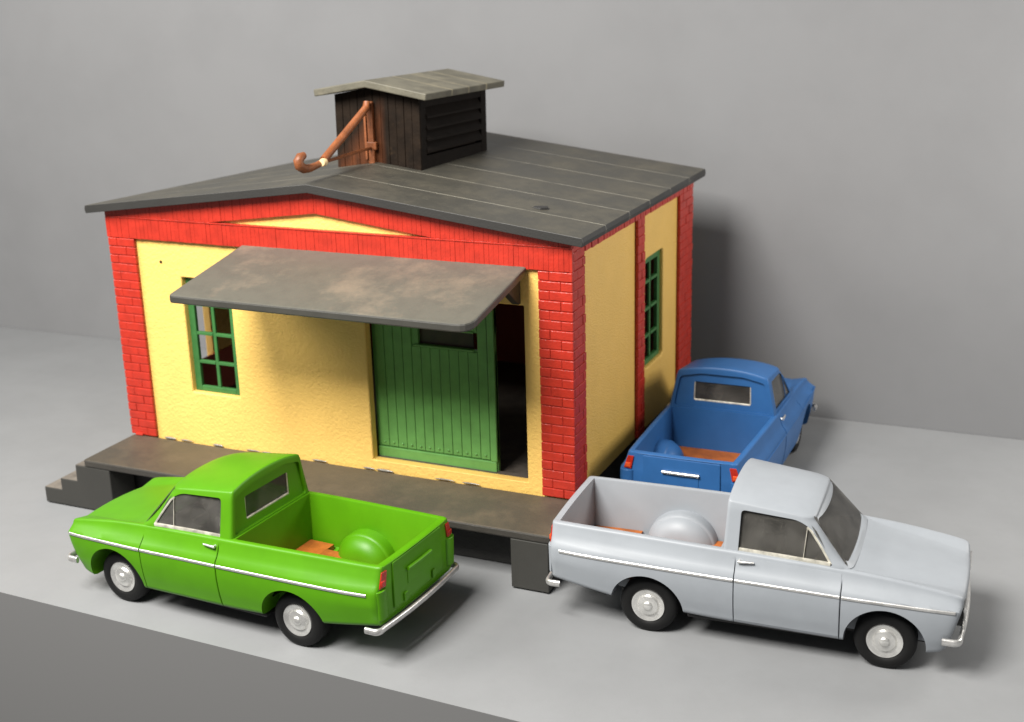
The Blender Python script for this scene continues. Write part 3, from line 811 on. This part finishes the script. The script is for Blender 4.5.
    for s in (-1, 1):
        bm = bm_new(); n = 24; rings = []
        for r, x in ((.112, GX+.0), (.112, GX+.085), (.092, GX+.092), (.086, GX+.08), (.0001, GX+.10)):
            rings.append([bm.verts.new((x, s*.585+r*math.cos(2*PI*k/n), .705+r*math.sin(2*PI*k/n))) for k in range(n)])
        for a, b in zip(rings, rings[1:]):
            for k in range(n): bm.faces.new((a[k], a[(k+1) % n], b[(k+1) % n], b[k]))
        bm.faces.new(rings[0]); finish('headlight', bm, LAMPGLASS, T, smooth=50)
        bm = bm_new(); box(bm, 1.90, 1.975, s*.79-.035, s*.79+.035, .60, .665); finish('indicator', bm, AMBER, T, bevel=.012)
    # dark floor pan under the body
    bm = bm_new(); box(bm, -1.7, 1.7, -.45, .45, .22, .37); box(bm, -1.38, -1.21, -.62, .62, .27, .39); box(bm, 1.21, 1.38, -.62, .62, .27, .39)
    box(bm, -.85, .85, -.74, .74, .255, .31)
    finish('chassis', bm, CHASSIS, T, bevel=.02)
    return T

make_truck(G_GREEN, (-3.3325, -2.4158, 0), 3.0859, 'bright green toy pickup in front of the loading platform, its nose to the left', G_GREEN, LENS)
make_truck(G_GREY, (2.7107, -.6651, 0), .0576, 'pale grey toy pickup beside the end of the platform, its nose to the right', CHROME, AMBER)
make_truck(G_BLUE, (1.0923, 3.2986, 0), 1.5833, 'blue toy pickup behind the pale grey one, parked along the shed side wall', CHROME, AMBER, G_BLUE, G_BLUE)

# ------------------------------------------------------------------ camera
cam = bpy.data.cameras.new('camera'); co = bpy.data.objects.new('camera', cam); COL.objects.link(co)
F = Vector((-0.39601776544715495, 0.8675855695449218, -0.3007743489190124))
R_ = Vector((0.9128594144376945, 0.40739372893128695, -0.026796251602240726))
U = Vector((-0.0992855423649974, 0.28517648771396753, 0.9533188091779232))
m = Matrix((( R_.x, U.x, -F.x, 5.6338), (R_.y, U.y, -F.y, -14.1474), (R_.z, U.z, -F.z, 7.4521), (0, 0, 0, 1)))
co.matrix_world = m
cam.sensor_width = 36; cam.lens = 1306.3829/1024*36; cam.clip_end = 500; cam.clip_start = .1
cam.dof.use_dof = True; cam.dof.focus_distance = 14.6; cam.dof.aperture_fstop = .60
scene.camera = co

# ------------------------------------------------------------------ light
w = bpy.data.worlds.new('World'); scene.world = w; w.use_nodes = True
w.node_tree.nodes['Background'].inputs[0].default_value = (1, 1, 1, 1)
w.node_tree.nodes['Background'].inputs[1].default_value = .205
def area(name, loc, target, size, power, col):
    l = bpy.data.lights.new(name, 'AREA'); l.shape = 'RECTANGLE'; l.size, l.size_y = size; l.energy = power; l.color = col
    o = bpy.data.objects.new(name, l); COL.objects.link(o); o.location = loc
    o.rotation_euler = (Vector(target)-Vector(loc)).to_track_quat('-Z', 'Y').to_euler()
    return o
area('key_lamp', (-4.5, -14.6, 19.4), (-2, 0, 1.5), (9, 9), 12300, (1, .972, .925))
area('side_lamp', (-15.0, -9.0, 14.0), (-2, 0, 1.5), (8, 8), 2500, (1, .965, .91))
area('fill_lamp', (9.5, 4.9, 6.0), (0, 2.2, 2.4), (4, 4), 760, (1, .965, .91))
scene.view_settings.view_transform = 'Standard'; scene.view_settings.look = 'None'
scene.view_settings.exposure = 0; scene.view_settings.gamma = 1
